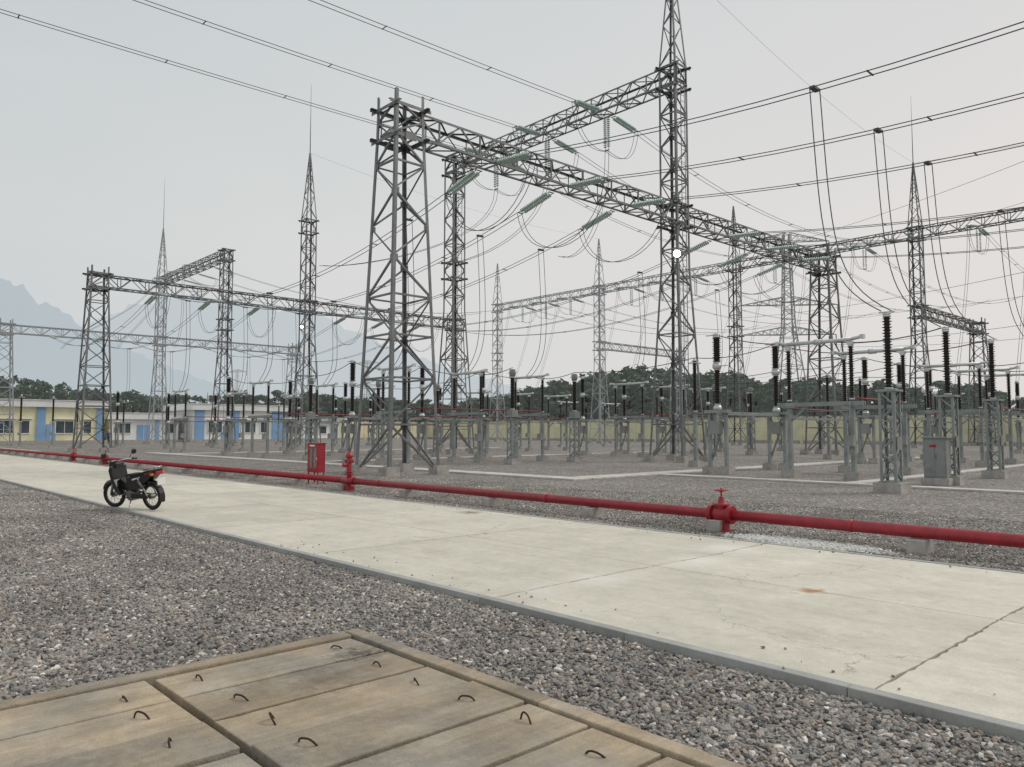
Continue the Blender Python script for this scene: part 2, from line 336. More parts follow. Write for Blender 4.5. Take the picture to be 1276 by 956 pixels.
# ---------------------------------------------------------------- gravel stones (instanced tiles)
def ico():
    t=(1+5**.5)/2
    v=np.array([(-1,t,0),(1,t,0),(-1,-t,0),(1,-t,0),(0,-1,t),(0,1,t),(0,-1,-t),(0,1,-t),(t,0,-1),(t,0,1),(-t,0,-1),(-t,0,1)],float); v/=np.linalg.norm(v[0])
    f=np.array([(0,11,5),(0,5,1),(0,1,7),(0,7,10),(0,10,11),(1,5,9),(5,11,4),(11,10,2),(10,7,6),(7,1,8),(3,9,4),(3,4,2),(3,2,6),(3,6,8),(3,8,9),(4,9,5),(2,4,11),(6,2,10),(8,6,7),(9,8,1)])
    return v,f
IV,IF=ico()
def stone_mesh(name,n,wx,wy,m,smin=.008,smax=.0225,zr=.013,ell=False):
    vs=[];fs=[]
    for i in range(n):
        while True:
            c=np.array([random.uniform(-wx/2,wx/2),random.uniform(-wy/2,wy/2),random.uniform(.0,zr)])
            if not ell: break
            rr=(c[0]/wx*2)**2+(c[1]/wy*2)**2
            if random.random()>rr: break
        s=random.uniform(smin,smax)*(1.35 if random.random()<.1 else 1)
        sc=np.array([s*random.uniform(.9,1.4),s*random.uniform(.65,1.0),s*random.uniform(.45,.8)])
        R=np.array(Euler((random.uniform(-.6,.6),random.uniform(-.6,.6),random.uniform(0,6.28))).to_matrix())
        v=(IV*(1+np.random.uniform(-.28,.28,(12,1))))*sc
        vs.append(v@R.T+c); fs.append(IF+12*i)
    me=bpy.data.meshes.new(name); me.from_pydata(np.concatenate(vs).tolist(),[],np.concatenate(fs).tolist()); me.materials.append(m); me.update(); return me
gr=empty('gravel')
tiles=[stone_mesh('gravel_tile',2000,1.0,1.0,stone_m) for _ in range(5)]
strips=[stone_mesh('gravel_strip_tile',2700,1.0,1.43,stone_m) for _ in range(4)]
for i in range(24):
    for j in range(7):
        inst(random.choice(tiles),'gravel_patch',(-5.68-i,4.155-j,0),(0,0,random.randrange(4)*math.pi/2),gr)
for i in range(11): inst(random.choice(strips),'gravel_patch',(-4.68+i,3.93,0),(0,0,random.randrange(2)*math.pi),gr)
for i in range(40):
    for j in range(6):
        inst(random.choice(tiles),'gravel_patch',(8-i,10.375+j,0),(0,0,random.randrange(4)*math.pi/2),gr)
# odd stones kicked onto the road edge and the covers
b_=stone_mesh('gravel_kicked',60,12,.5,stone_m,.006,.014,.002); inst(b_,'gravel_kicked_stones',(-4,4.95,.068),parent=gr)
b_=stone_mesh('gravel_kicked',40,14,.4,stone_m,.006,.014,.002); inst(b_,'gravel_kicked_stones',(-6,9.6,.068),parent=gr)
inst(stone_mesh('lime_spill',4600,2.6,.85,lime,.006,.024,.035,True),'lime_spill',(-5.2,10.40,.012))

# ---------------------------------------------------------------- red fire water pipe
pr=.083; PY=10.85; PZ=.28
b=MB()
def pipe(p,q,r=pr,n=20): b.tube([p,q],r,n)
pipe((30,PY,PZ),(-17.9,PY,PZ)); pipe((-18.5,PY,PZ),(-135,PY,PZ))
b.tube([(-17.9,PY,PZ),(-18.5,PY,PZ)],pr*1.25,20)
xx=25.3
while xx>-120:
    M=Matrix.Rotation(math.pi/2,3,'Y')
    b.lathe([(pr+.004,-.03),(pr+.010,-.01),(pr+.010,.01),(pr+.004,.03)],(xx,PY,PZ),20,0,M)
    xx-=6
fp=b.obj('fire_water_pipe',[red])
b=MB(); x=4.9
while x>-120:
    b.box((x+random.uniform(-.15,.15),PY,.09),(.24,.36,.2),0,Matrix.Rotation(random.uniform(-.1,.1),3,'Z')); x-=2.9
b.obj('pipe_supports',[conc],parent=fp,bevel=.012)
def handwheel(b,c,r,mi=0):
    pts=[(c[0]+r*math.cos(a),c[1]+r*math.sin(a),c[2]) for a in [2*math.pi*i/16 for i in range(17)]]
    b.tube(pts,.012,6,mi)
    for a in (0,math.pi/2): b.tube([(c[0]-r*math.cos(a),c[1]-r*math.sin(a),c[2]),(c[0]+r*math.cos(a),c[1]+r*math.sin(a),c[2])],.009,6,mi)
def gate_valve(x,y):
    b=MB(); M=Matrix.Rotation(math.pi/2,3,'Y')
    for s in (-.155,.155): b.lathe([(.145,-.016),(.145,.016)],(x+s,y,PZ),20,0,M)
    for s in (-.19,.19): b.lathe([(.145,-.015),(.145,.015)],(x+s,y,PZ),20,0,M)
    b.lathe([(.09,-.15),(.115,-.08),(.125,0),(.115,.08),(.09,.15)],(x,y,PZ),20,0,M)
    for s in (-.172,.172):
        for k in range(8):
            a=k*math.pi/4; b.tube([(x+s-.05,y+.122*math.cos(a),PZ+.122*math.sin(a)),(x+s+.05,y+.122*math.cos(a),PZ+.122*math.sin(a))],.009,6)
    b.lathe([(.10,0),(.10,.10),(.13,.105),(.13,.14),(.06,.15),(.045,.22),(.035,.25)],(x,y,PZ+.03),16)
    b.tube([(x,y,PZ+.2),(x,y,PZ+.42)],.014,8); b.lathe([(.03,0),(.03,.045)],(x,y,PZ+.35),10)
    handwheel(b,(x,y,PZ+.38),.105)
    for s in (-.08,.08): b.box((x+s,y,.1),(.04,.16,.2))
    b.box((x,y,.02),(.3,.26,.05))
    return b.obj('gate_valve',[red],bevel=.003)
gate_valve(-6.77,PY); gate_valve(-47,PY); gate_valve(-41,PY)
b=MB(); X=-18.2
b.lathe([(.14,-.02),(.14,.02)],(X,PY,.45),16); b.tube([(X,PY,PZ),(X,PY,.92)],.068,16)
b.lathe([(.12,.5),(.12,.535)],(X,PY,0),16); b.lathe([(.08,.0),(.105,.02),(.105,.05),(.09,.09),(.05,.13),(.025,.15),(.025,.19)],(X,PY,.9),14)
for s in (-1,1):
    b.tube([(X,PY,.8),(X+s*.12,PY,.8)],.04,12); b.tube([(X+s*.12,PY,.8),(X+s*.17,PY,.8)],.052,12)
b.tube([(X,PY,.70),(X,PY-.14,.70)],.048,12); b.tube([(X,PY-.14,.70),(X,PY-.19,.70)],.062,12)
b.box((X,PY,.07),(.22,.22,.14)); b.tube([(X,PY,.1),(X,PY,.25)],.06,12)
b.obj('fire_hydrant',[red],bevel=.003)
cb=empty('fire_hose_cabinet',(-21.4,11.6,0)); b=MB()
W,H,D=.64,.85,.26; z0=.38
b.box((0,D/2-.01,z0+H/2),(W,.02,H)); b.box((-W/2+.01,0,z0+H/2),(.02,D-.044,H)); b.box((W/2-.01,0,z0+H/2),(.02,D-.044,H))
b.box((0,0,z0+H+.012),(W+.05,D+.05,.024)); b.box((0,0,z0-.012),(W,D,.024))
for s in (-1,1): b.box((s*(W/2-.045),-D/2+.01,z0+H/2),(.09,.02,H)); 
b.box((0,-D/2+.01,z0+.06),(W-.184,.02,.12)); b.box((0,-D/2+.01,z0+H-.06),(W-.184,.02,.12)); b.box((0,-D/2+.006,z0+H*.5),(.03,.016,H-.26))
for sx in (-1,1):
    for sy in (-1,1): b.box((sx*(W/2-.03),sy*(D/2-.03),(z0-.024)/2),(.035,.035,z0-.024))
b.obj('body',[red],parent=cb,bevel=.004)
b=MB(); M=Matrix.Rotation(math.pi/2,3,'X'); b.lathe([(.2,-.03),(.2,.0),(.12,.0),(.12,.06),(.2,.06),(.2,.09)],(0,.05,z0+H*.5),18,0,M); b.obj('hose_reel',[redd],parent=cb)
b=MB(); b.box((0,-D/2+.016,z0+H/2),(W-.17,.004,H-.24)); gm,gn,gb=nt('cabinet_glass'); gb.inputs['Base Color'].default_value=(.5,.5,.5,1); gb.inputs['Alpha'].default_value=.3; gb.inputs['Roughness'].default_value=.1
b.obj('glass_door',[gm],parent=cb)
b=MB(); b.box((-.02,-D/2-.003,z0+H-.06),(.3,.004,.05)); b.box((.26,-D/2-.006,z0+.4),(.02,.012,.08)); b.obj('label_and_handle',[whitep],parent=cb)

# ---------------------------------------------------------------- trenches / concrete paths in the yard
b=MB()
def tr(x0,x1,y0,y1,z=.06):
    lx=x1-x0; ly=y1-y0; n=max(1,int(max(lx,ly)/.6))
    for i in range(n):
        if lx>ly: b.box((x0+lx*(i+.5)/n,(y0+y1)/2,z/2),(lx/n-.012,ly,z))
        else: b.box(((x0+x1)/2,y0+ly*(i+.5)/n,z/2),(lx,ly/n-.012,z))
tr(-60,-16.9,18.4,19.3); tr(-17.9,-16.9,19.32,50); tr(-36.5,-35.6,19.32,50); tr(-135,-70,13.2,13.9); tr(-56.5,-55.6,19.32,50); tr(-16.88,10,22.9,23.4)
tr(-10.3,-9.8,23.42,50)
b.obj('cable_trench',[concw],bevel=.01)

# ---------------------------------------------------------------- lattice structures
def lattice(b,prof,leg=.12,dg=.065,pf=1.0,ox=0,oy=0,foot=True):
    t=.014; z,w0=prof[0]; zt=prof[-1][0]
    def W(z):
        for (za,wa),(zb,wb) in zip(prof,prof[1:]):
            if z<=zb+1e-6: return wa+(wb-wa)*(z-za)/(zb-za)
        return prof[-1][1]
    lv=[z]
    for (za,wa),(zb,wb) in zip(prof,prof[1:]):
        zz=za
        hs=[]
        while zz<zb-.01:
            h=max(.25,W(zz)*pf); hs.append(h); zz+=h
        k=(zb-za)/sum(hs); zz=za
        for h in hs: zz+=h*k; lv.append(zz)
    cs=[(-1,-1),(1,-1),(1,1),(-1,1)]
    P=lambda c,z:V((ox+c[0]*W(z)/2,oy+c[1]*W(z)/2,z))
    for (za,_),(zb,_) in zip(prof,prof[1:]):
        for c in cs: b.ang(P(c,za),P(c,zb),leg,t,(-c[0],0,0),(0,-c[1],0))
    for i in range(len(lv)-1):
        for k in range(4):
            c0,c1=cs[k],cs[(k+1)%4]
            nrm=V(((c0[0]+c1[0])/2,(c0[1]+c1[1])/2,0)); inn=-nrm
            a,c=(c0,c1) if (i+k)%2==0 else (c1,c0)
            off=inn*(t+.004)
            b.ang(P(a,lv[i])+off,P(c,lv[i+1])+off,dg,.009,(0,0,1),inn,0,.04)
            if lv[i]>0 and (i%4==0 or W(lv[i])>1.9):
                off2=inn*(t+.02); b.ang(P(c0,lv[i])+off2,P(c1,lv[i])+off2,dg,.009,(0,0,1),inn,0,.04)
            if leg>.11:
                pz=P(a,lv[i]); q2=P(c,lv[i]); dd=(q2-pz).normalized(); ctr=pz+dd*.13+inn*(t+.001)
                hx=abs(dd.x)*.09+.004; hy=abs(dd.y)*.09+.004
                if lv[i]>.3: b.box(ctr,(hx*2,hy*2,.22))
    if foot and prof[0][0]==0:
        for c in cs:
            pz=P(c,0); b.box((pz.x-c[0]*.04,pz.y-c[1]*.04,.16),(.55,.55,.34),1); b.box((pz.x-c[0]*.04,pz.y-c[1]*.04,.345),(.3,.3,.03))
def beam(b,L_,w=1.0,h=1.05,z=0,leg=.1,dg=.06):
    t=.012; n=max(2,int(round(L_/1.05))); st=L_/n
    for sx in (-1,1):
        for sz in (0,1): b.ang((sx*w/2,0,z+sz*h),(sx*w/2,L_,z+sz*h),leg,t,(-sx,0,0),(0,0,1 if sz==0 else -1))
    for i in range(n):
        y0,y1=i*st,(i+1)*st
        for sx in (-1,1):
            za,zb=(z+.03,z+h-.03) if i%2==0 else (z+h-.03,z+.03)
            xo=sx*(w/2-t-.004); b.ang((xo,y0,za),(xo,y1,zb),dg,.008,(0,0,1),(-sx,0,0),0,.04)
            if i%2==0: b.ang((xo-sx*.012,y0,z+.05),(xo-sx*.012,y0,z+h-.05),dg,.008,(0,1,0),(-sx,0,0))
        for sz in (0,1):
            xa,xb=(-w/2+.03,w/2-.03) if (i+sz)%2==0 else (w/2-.03,-w/2+.03)
            zz=z+sz*h+(t+.004)*(1 if sz==0 else -1); b.ang((xa,y0,zz),(xb,y1,zz),dg,.008,(1,0,0),(0,0,1 if sz==0 else -1),0,.04)
            b.ang((-w/2+.03,y0,zz+(.012 if sz==0 else -.012)),(w/2-.03,y0,zz+(.012 if sz==0 else -.012)),dg,.008,(0,1,0),(0,0,1 if sz==0 else -1))
SM=[steel,conc]
BZ=12.95; BH=1.05
b=MB(); lattice(b,[(0,2.3),(12.9,1.35),(14.15,1.3)],.13,.07,.85)
for c in ((-1,-1),(1,-1),(1,1),(-1,1)): b.ang((c[0]*.65,c[1]*.65,14.15),(c[0]*.65,c[1]*.65,14.6),.12,.014,(-c[0],0,0),(0,-c[1],0))
for z in (12.9,14.1):
    for s in (-1,1):
        b.ang((s*.7,-.95,z),(s*.7,.95,z),.13,.014,(-s,0,0),(0,0,-1)); b.ang((-.95,s*.72,z-.03),(.95,s*.72,z-.03),.13,.014,(0,-s,0),(0,0,-1))
for s in (-1,1): b.box((s*.72,0,12.85),(.02,.5,.3))
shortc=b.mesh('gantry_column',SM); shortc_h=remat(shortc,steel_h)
TZ=20.7
def tall(peak,rod,top=21.8):
    b=MB(); lattice(b,[(0,2.2),(10.5,1.15),(top,1.1)],.12,.065,.9)
    for z in (12.85,14.05,TZ-.1,top):
        for s in (-1,1):
            b.ang((s*.6,-.8,z),(s*.6,.8,z),.11,.012,(-s,0,0),(0,0,-1)); b.ang((-.8,s*.61,z-.02),(.8,s*.61,z-.02),.11,.012,(0,-s,0),(0,0,-1))
    if peak: lattice(b,[(top,1.1),(28.4,.12)],.09,.05,1.2,foot=False)
    if rod: b.tube([(0,0,28.2),(0,0,31),(0,0,35.2)],[.045,.035,.012],6)
    for s in (-.18,.18): b.box((.62,s,12),(.03,.03,19))
    for i in range(55): b.box((.62,0,2.7+i*.34),(.02,.33,.02))
    return b.mesh('tall_gantry_column',SM)
tallpr=tall(True,True); tallp=tall(True,False); tallc=tall(False,False)
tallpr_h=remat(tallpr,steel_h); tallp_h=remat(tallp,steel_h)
def bm(L_,x,y,z,alongx=False,h=BH,w=1.0,m=None):
    b=MB(); beam(b,L_,w,h); inst(b.mesh('gantry_beam',[m or steel]),'gantry_beam',(x,y,z),(0,0,math.pi/2 if alongx else 0))
GX=[-24.2,-66,-104]; GY=[16.5,34.6,52.5]
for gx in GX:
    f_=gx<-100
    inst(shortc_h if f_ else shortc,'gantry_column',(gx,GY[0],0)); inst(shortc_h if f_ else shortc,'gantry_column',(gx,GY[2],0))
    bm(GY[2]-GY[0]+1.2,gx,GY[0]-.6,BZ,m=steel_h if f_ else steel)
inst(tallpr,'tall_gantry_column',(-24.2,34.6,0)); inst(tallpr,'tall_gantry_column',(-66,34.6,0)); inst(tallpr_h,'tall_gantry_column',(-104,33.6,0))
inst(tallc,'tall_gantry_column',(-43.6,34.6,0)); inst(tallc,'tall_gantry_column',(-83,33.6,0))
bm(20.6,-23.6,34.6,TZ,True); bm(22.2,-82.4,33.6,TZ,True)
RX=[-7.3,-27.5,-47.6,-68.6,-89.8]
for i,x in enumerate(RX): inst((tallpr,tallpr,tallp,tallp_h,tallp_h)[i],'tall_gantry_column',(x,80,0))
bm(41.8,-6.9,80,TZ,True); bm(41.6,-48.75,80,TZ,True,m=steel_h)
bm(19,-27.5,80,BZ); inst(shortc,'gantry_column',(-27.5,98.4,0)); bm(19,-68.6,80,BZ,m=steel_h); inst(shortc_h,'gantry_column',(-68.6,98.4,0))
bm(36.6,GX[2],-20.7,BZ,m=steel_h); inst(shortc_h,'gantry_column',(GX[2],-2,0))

def pylon(arms,H=45,ww=8.5):
    b=MB(); lattice(b,[(0,ww),(24,2.6),(H,1.4)],.25,.13,.8)
    for z,hw in arms:
        for s in (-1,1):
            n=6
            for sy in (-1,1):
                tip=V((s*hw,0,z)); 
                b.ang((s*.8,sy*.8,z),tip,.16,.02,(0,0,1),(0,-sy,0)); b.ang((s*.8,sy*.8,z+1.8),tip,.16,.02,(0,0,1),(0,-sy,0))
                for k in range(n):
                    t0=k/n; t1=(k+1)/n
                    lo=lambda t:V((s*.8,sy*.8,z)).lerp(tip,t); up=lambda t:V((s*.8,sy*.8,z+1.8)).lerp(tip,t)
                    b.ang(lo(t0),up(t1*.98) if k%2 else up(t1),.1,.015,(0,0,1),(0,-sy,0)); 
                    b.ang(up(t0),lo(t0+.01),.1,.015,(1,0,0),(0,-sy,0))
            b.tube([(s*hw,0,z),(s*hw,0,z-2.6)],.14,8)
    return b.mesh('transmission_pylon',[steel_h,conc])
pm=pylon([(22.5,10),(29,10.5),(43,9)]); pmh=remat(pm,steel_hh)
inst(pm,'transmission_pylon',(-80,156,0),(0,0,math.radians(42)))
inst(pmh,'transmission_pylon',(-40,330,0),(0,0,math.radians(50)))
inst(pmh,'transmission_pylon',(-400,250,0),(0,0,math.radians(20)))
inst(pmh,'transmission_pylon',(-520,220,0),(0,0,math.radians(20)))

def flood(x,y,z,rz,rr=.13):
    e=empty('floodlight',(x,y,z),(0,0,rz)); b=MB(); b.box((0,0,0),(.52,.16,.42)); b.tube([(0,.08,0),(0,.35,-.05)],.03,6); b.obj('housing',[steel],parent=e,bevel=.02)
    b=MB(); b.lathe([(rr,0),(rr*.95,.015),(.03,.03)],(0,-.085,0),14,0,Matrix.Rotation(math.pi/2,3,'X')); b.obj('lens',[lamp_m],parent=e)
flood(-23.6,33.9,11.1,math.radians(38),.19); flood(-65.5,33.8,11.4,math.radians(55))

# ---------------------------------------------------------------- insulator strings & conductors
b=MB(); Ls=2.3; M=Matrix.Rotation(math.pi/2,3,'Y')
for s in (-.13,.13):
    n=15; prof=[]
    for i in range(n):
        x=.22+i*(Ls-.44)/n
        prof+=[(.018,x),(.03,x+.03),(.10,x+.055),(.105,x+.072),(.03,x+.078),(.018,x+.10)]
    b.lathe(prof,(0,s,0),10,0,M)
    b.tube([(.05,s,0),(.22,s,0)],.018,6,1); b.tube([(Ls-.3,s,0),(Ls-.05,s,0)],.018,6,1)
b.box((.05,0,0),(.06,.36,.02),1); b.box((Ls-.05,0,0),(.08,.36,.02),1)
strm=b.mesh('insulator_string',[glassm,steel])
def string(p,dr):
    dr=V(dr).normalized(); o=inst(strm,'insulator_string',p)
    o.rotation_euler=dr.to_track_quat('X','Z').to_euler(); return V(p)+dr*Ls
wb=MB()
def sagpts(p,q,sag,n=18): return [V(p).lerp(V(q),i/n)-V((0,0,4*sag*(i/n)*(1-i/n))) for i in range(n+1)]
def line(p,q,sag,dbl=.17,n=20,r=.017,spacers=True):
    p=V(p);q=V(q); d=(q-p).normalized(); sd=V((-d.y,d.x,0)); sd=sd.normalized() if sd.length>.01 else V((1,0,0))
    pts=sagpts(p,q,sag,n)
    if dbl:
        for s in (-1,1): wb.tube([a+sd*dbl*s for a in pts],r,5,0,True,False)
        if spacers:
            L_=(q-p).length; k=max(1,int(L_/6))
            for i in range(1,k):
                t=i/k; c=p.lerp(q,t)-V((0,0,4*sag*t*(1-t))); wb.tube([c-sd*(dbl+.03),c+sd*(dbl+.03)],.026,6)
    else: wb.tube(pts,r,5,0,True,False)
def curve(p,q,c1,c2,dbl=0,r=.016,n=16):
    p,q,c1,c2=map(V,(p,q,c1,c2)); pts=[]
    for i in range(n+1):
        t=i/n; pts.append(p*(1-t)**3+c1*3*t*(1-t)**2+c2*3*t*t*(1-t)+q*t**3)
    if dbl:
        for s in (-1,1): wb.tube([a+V((dbl*s,dbl*s,0)) for a in pts],r,5,0,True,False)
    else: wb.tube(pts,r,5,0,True,False)
PH=[21,25.5,30,39,43.5,48]
zs=BZ-.02; SR=1.75; ER=13.4
for y in PH:
    e1=string((-23.65,y,zs),(1,0,-.08)); e2=string((-24.75,y,zs),(-1,0,-.25))
    line(e1,(18,y,ER),SR)
    g3a=string((-65.45,y,zs),(1,0,-.2)); g3b=string((-66.55,y,zs),(-1,0,-.2))
    line(e2,g3a,2.2)
    g4=string((-103.45,y,zs),(1,0,-.2)); line(g3b,g4,2.0)
    for a,c in ((e1,e2),(g3a,g3b)):
        curve(a,c,a+V((-.6,0,-3.2)),c+V((.6,0,-3.0)),.08)
for i,x in enumerate((-29,-34,-39)):
    n1=string((x,34.0,TZ),(0,-1,-.04)); f1=string((x,35.2,TZ),(0,1,-.15))
    line(n1,(x-2,-70,23),1.25,n=30); 
    f2=string((x*1.0,79.4,TZ),(0,-1,-.15)); line(f1,f2,2.2)
    h=string((x,34.6,TZ),(0,.01,-1)); curve(n1,h,n1+V((0,.3,-2.4)),h+V((0,-1,-.3)),.08); curve(f1,h,f1+V((0,-.3,-2.4)),h+V((0,1,-.3)),.08)
    curve(h,(x+.5,PH[2-i],BZ-2.0 if i else 11.2),h+V((0,0,-4)),(x+.5,PH[2-i]+2,11),.08)
for i,x in enumerate((-88,-93,-98)):
    n1=string((x,33,TZ),(0,-1,-.1)); f1=string((x,34.2,TZ),(0,1,-.15))
    line(f1,(x,79.4,TZ),2.2); curve(n1,f1,n1+V((0,0,-2.6)),f1+V((0,0,-2.6)),.08); curve(n1,(x,30-i*4.5,11),n1+V((0,0,-4)),(x,31-i*4.5,13),.08)
for x in (-13,-17.5,-22,-32.5,-37.5,-42.5,-53,-58,-63,-74,-79,-84):
    n1=string((x,79.4,TZ),(0,-1,-.15)); f1=string((x,80.6,TZ),(0,1,-.1)); hh=string((x,80,TZ),(0,.01,-1))
    curve(n1,hh,n1+V((0,.3,-2.2)),hh+V((0,-1,-.2)),.08); curve(f1,hh,f1+V((0,-.3,-2.2)),hh+V((0,1,-.2)),.08)
    line(f1,(x-5,160,26),3,n=16); 
    curve(n1,(x,72,4.8),n1+V((0,0,-5)),(x,73,8),.08)
for i,z in enumerate((43,29,22.5)):
    for s in (-1,1):
        hw=(9,10.5,10)[i]; c=math.cos(math.radians(42)); s_=math.sin(math.radians(42))
        a=V((-80+s*hw*c,156+s*hw*s_,z-2.6)); line(a,(60+s*4,70+i*5+s*6,z-1),5,0,20,.03); line(a,(-200+s*10,330,z),6,0,16,.03)
line((-24.2,34.6,28.4),(-27.5,80,28.4),1,0,14,.008); line((-66,34.6,28.4),(-68.6,80,28.4),1,0,14,.008)
line((-27.5,80,28.3),(40,80,28.3),1.5,0,14,.012)

# ---------------------------------------------------------------- switchgear
EM=[steel_l,porc,alu,conc,greyp,red,whitep]
def insul(b,x,y,z0,z1,core=.06,shed=.115,pitch=.075,n=12):
    k=int((z1-z0-.12)/pitch); st=(z1-z0-.12)/k
    b.lathe([(core+.03,z0),(core+.03,z0+.06)],(x,y,0),n,2)
    prof=[(core,z0+.06)]
    for i in range(k):
        z=z0+.06+i*st; sh=shed if i%2==0 else shed*.85
        prof+=[(core,z+st*.25),(sh,z+st*.45),(sh*.97,z+st*.55),(core,z+st*.8)]
    prof.append((core,z1-.06)); b.lathe(prof,(x,y,0),n,1)
    b.lathe([(core+.03,z1-.06),(core+.03,z1)],(x,y,0),n,2)
def foot(b,x,y,s=.5): b.box((x,y,.12),(s,s,.3),3); b.box((x,y,.285),(s*.7,s*.7,.03),0)
b=MB(); lattice(b,[(.27,.42),(2.65,.42)],.07,.04,1.0,foot=False); foot(b,0,0,.7); b.box((0,0,2.68),(.52,.52,.06)); insul(b,0,0,2.71,4.7,.07,.13)
b.lathe([(.1,0),(.1,.05)],(0,0,4.7),10,2); b.box((0,0,4.78),(.4,.08,.02),2); b.box((.25,-.1,1.3),(.03,.25,.35),4)
postm=b.mesh('post_insulator',EM)
b=MB()
for s in (-1.1,1.1):
    foot(b,s,0); b.box((s,0,1.36),(.14,.14,2.14)); b.box((s,0,2.44),(.5,.3,.03)); insul(b,s,0,2.66,4.5,.058,.115)
    b.box((s,0,4.55),(.2,.16,.1),2); b.tube([(s,0,4.68),(s*1.32,0,4.74)],.06,8,2); b.box((s*1.36,0,4.74),(.12,.16,.14),2)
    b.ang((s,0,1.9),(s*.45,0,2.42),.06,.008,(0,0,1),(0,1,0))
for sy in (-.1,.1): b.box((0,sy,2.54),(3.0,.07,.14))
b.tube([(-1.15,0,4.68),(1.15,0,4.68)],.07,10,2); b.tube([(-.14,0,4.68),(.14,0,4.68)],.1,10,2)
b.box((1.1,-.2,1.3),(.26,.22,.36),4); b.tube([(1.1,-.2,1.45),(1.1,-.2,2.6)],.02,6,0); b.tube([(1.0,.2,2.3),(-1.0,.2,2.3)],.018,6,0)
discm=b.mesh('disconnector_switch',EM)
b=MB()
for s in (-.35,.35):
    foot(b,s,0,.45); b.box((s,0,1.3),(.12,.12,2.02))
b.box((0,0,2.36),(1.0,.34,.12)); b.ang((-.35,.07,.4),(.35,.07,2.2),.06,.008,(0,0,1),(0,1,0)); b.ang((.35,.09,.4),(-.35,.09,2.2),.06,.008,(0,0,1),(0,1,0))
b.box((0,-.1,1.75),(.4,.26,.5),4)
b.lathe([(.14,2.42),(.17,2.5),(.12,2.6)],(0,0,0),12,2); insul(b,0,0,2.6,4.0,.085,.15); b.lathe([(.15,0),(.17,.06),(.17,.14),(.15,.2)],(0,0,4.0),12,2)
insul(b,0,0,4.2,5.25,.11,.18,.07); b.lathe([(.13,0),(.14,.08),(.05,.12)],(0,0,5.25),12,2); b.box((.2,0,4.1),(.5,.1,.03),2); b.box((-.2,0,5.3),(.5,.1,.03),2)
cbm=b.mesh('circuit_breaker',EM)
b=MB(); lattice(b,[(.27,.4),(2.3,.4)],.065,.04,1.0,foot=False); foot(b,0,0,.62); b.box((0,0,2.34),(.6,.6,.06)); b.box((0,0,2.52),(.4,.4,.3),4); insul(b,0,0,2.67,4.3,.09,.15,.07)
b.lathe([(.1,0),(.15,.04),(.16,.12),(.16,.3),(.14,.36),(.05,.38)],(0,0,4.3),16,4); b.box((0,0,4.5),(.6,.08,.03),2)
ctm=b.mesh('current_transformer',EM)
b=MB(); foot(b,0,0); b.box((0,0,1.35),(.15,.15,2.15)); b.box((0,0,2.45),(.4,.4,.03)); insul(b,0,0,2.5,4.9,.07,.12,.06); b.lathe([(.05,0),(.05,.12)],(0,0,4.9),8,2)
ring=[(.28*math.cos(a),.28*math.sin(a),4.75) for a in [2*math.pi*i/16 for i in range(17)]]; b.tube(ring,.018,6,2); b.tube([(-.28,0,4.75),(0,0,4.92),(.28,0,4.75)],.012,5,2)
b.box((0,-.15,1.4),(.16,.14,.22),4)
sam=b.mesh('surge_arrester',EM)
K={'p':(postm,'post_insulator',4.8),'d':(discm,'disconnector_switch',4.72),'b':(cbm,'circuit_breaker',5.3),'c':(ctm,'current_transformer',4.75),'s':(sam,'surge_arrester',5.0)}
lay={}
for y in PH:
    L1=[(-8,'p'),(-12,'d'),(-16,'b'),(-20,'s'),(-27.5,'c'),(-31,'d'),(-35,'b'),(-39.5,'c'),(-46,'d'),(-51,'b'),(-60,'d'),(-76,'b'),(-90,'s')]
    if y==21: L1=[t for t in L1 if t[0] not in (-12,-16,-20,-27.5)]
    if y==25.5: L1=[t for t in L1 if t[0]!=-20]
    if y>35: L1=[t for t in L1 if t[0] not in (-39.5,-60)]+[(-3.5,'c')]
    lay[y]=sorted(L1)
for y,L1 in lay.items():
    prev_=None
    for x,k in L1:
        me,nm,zt=K[k]; inst(me,nm,(x,y,0))
        if prev_ and x-prev_[0]<9:
            line((prev_[0],y,prev_[1]),(x,y,zt),.22,0,8,.018)
        prev_=(x,zt)
for yy in (59,66):
    for x,k in [(-5,'s'),(-11,'c'),(-16,'b'),(-22,'d'),(-31,'p'),(-38,'b'),(-55,'d')]:
        me,nm,zt=K[k]; inst(me,nm,(x,yy,0),(0,0,math.pi/2))
for x,y in ((-82,14.5),(-84,17.5)): inst(sam,'surge_arrester',(x,y,0))
b=MB(); b2=MB()
for x in (-12,-31,-46,-60):
    for y0,y1 in ((25.5 if x==-12 else 21,30),(39,48)):
        if x==-60 and y0==39: continue
        b.tube([(x+1.1,y0,2.72),(x+1.1,y1,2.72)],.03,6); b.tube([(x-1.1,y0,2.40),(x-1.1,y1,2.40)],.025,6)
b.obj('operating_rods',[redd])
for x in (-16,-35,-51,-20):
    for y0,y1 in ((25.5 if x==-16 else (30 if x==-20 else 21),30),(39,48)):
        if y1-y0<1: continue
        b2.box((x+.2,(y0+y1)/2,2.3),(.09,y1-y0,.12)); b2.box((x-.22,(y0+y1)/2,2.3),(.09,y1-y0,.12))
b2.obj('equipment_support_frame',[steel_l])
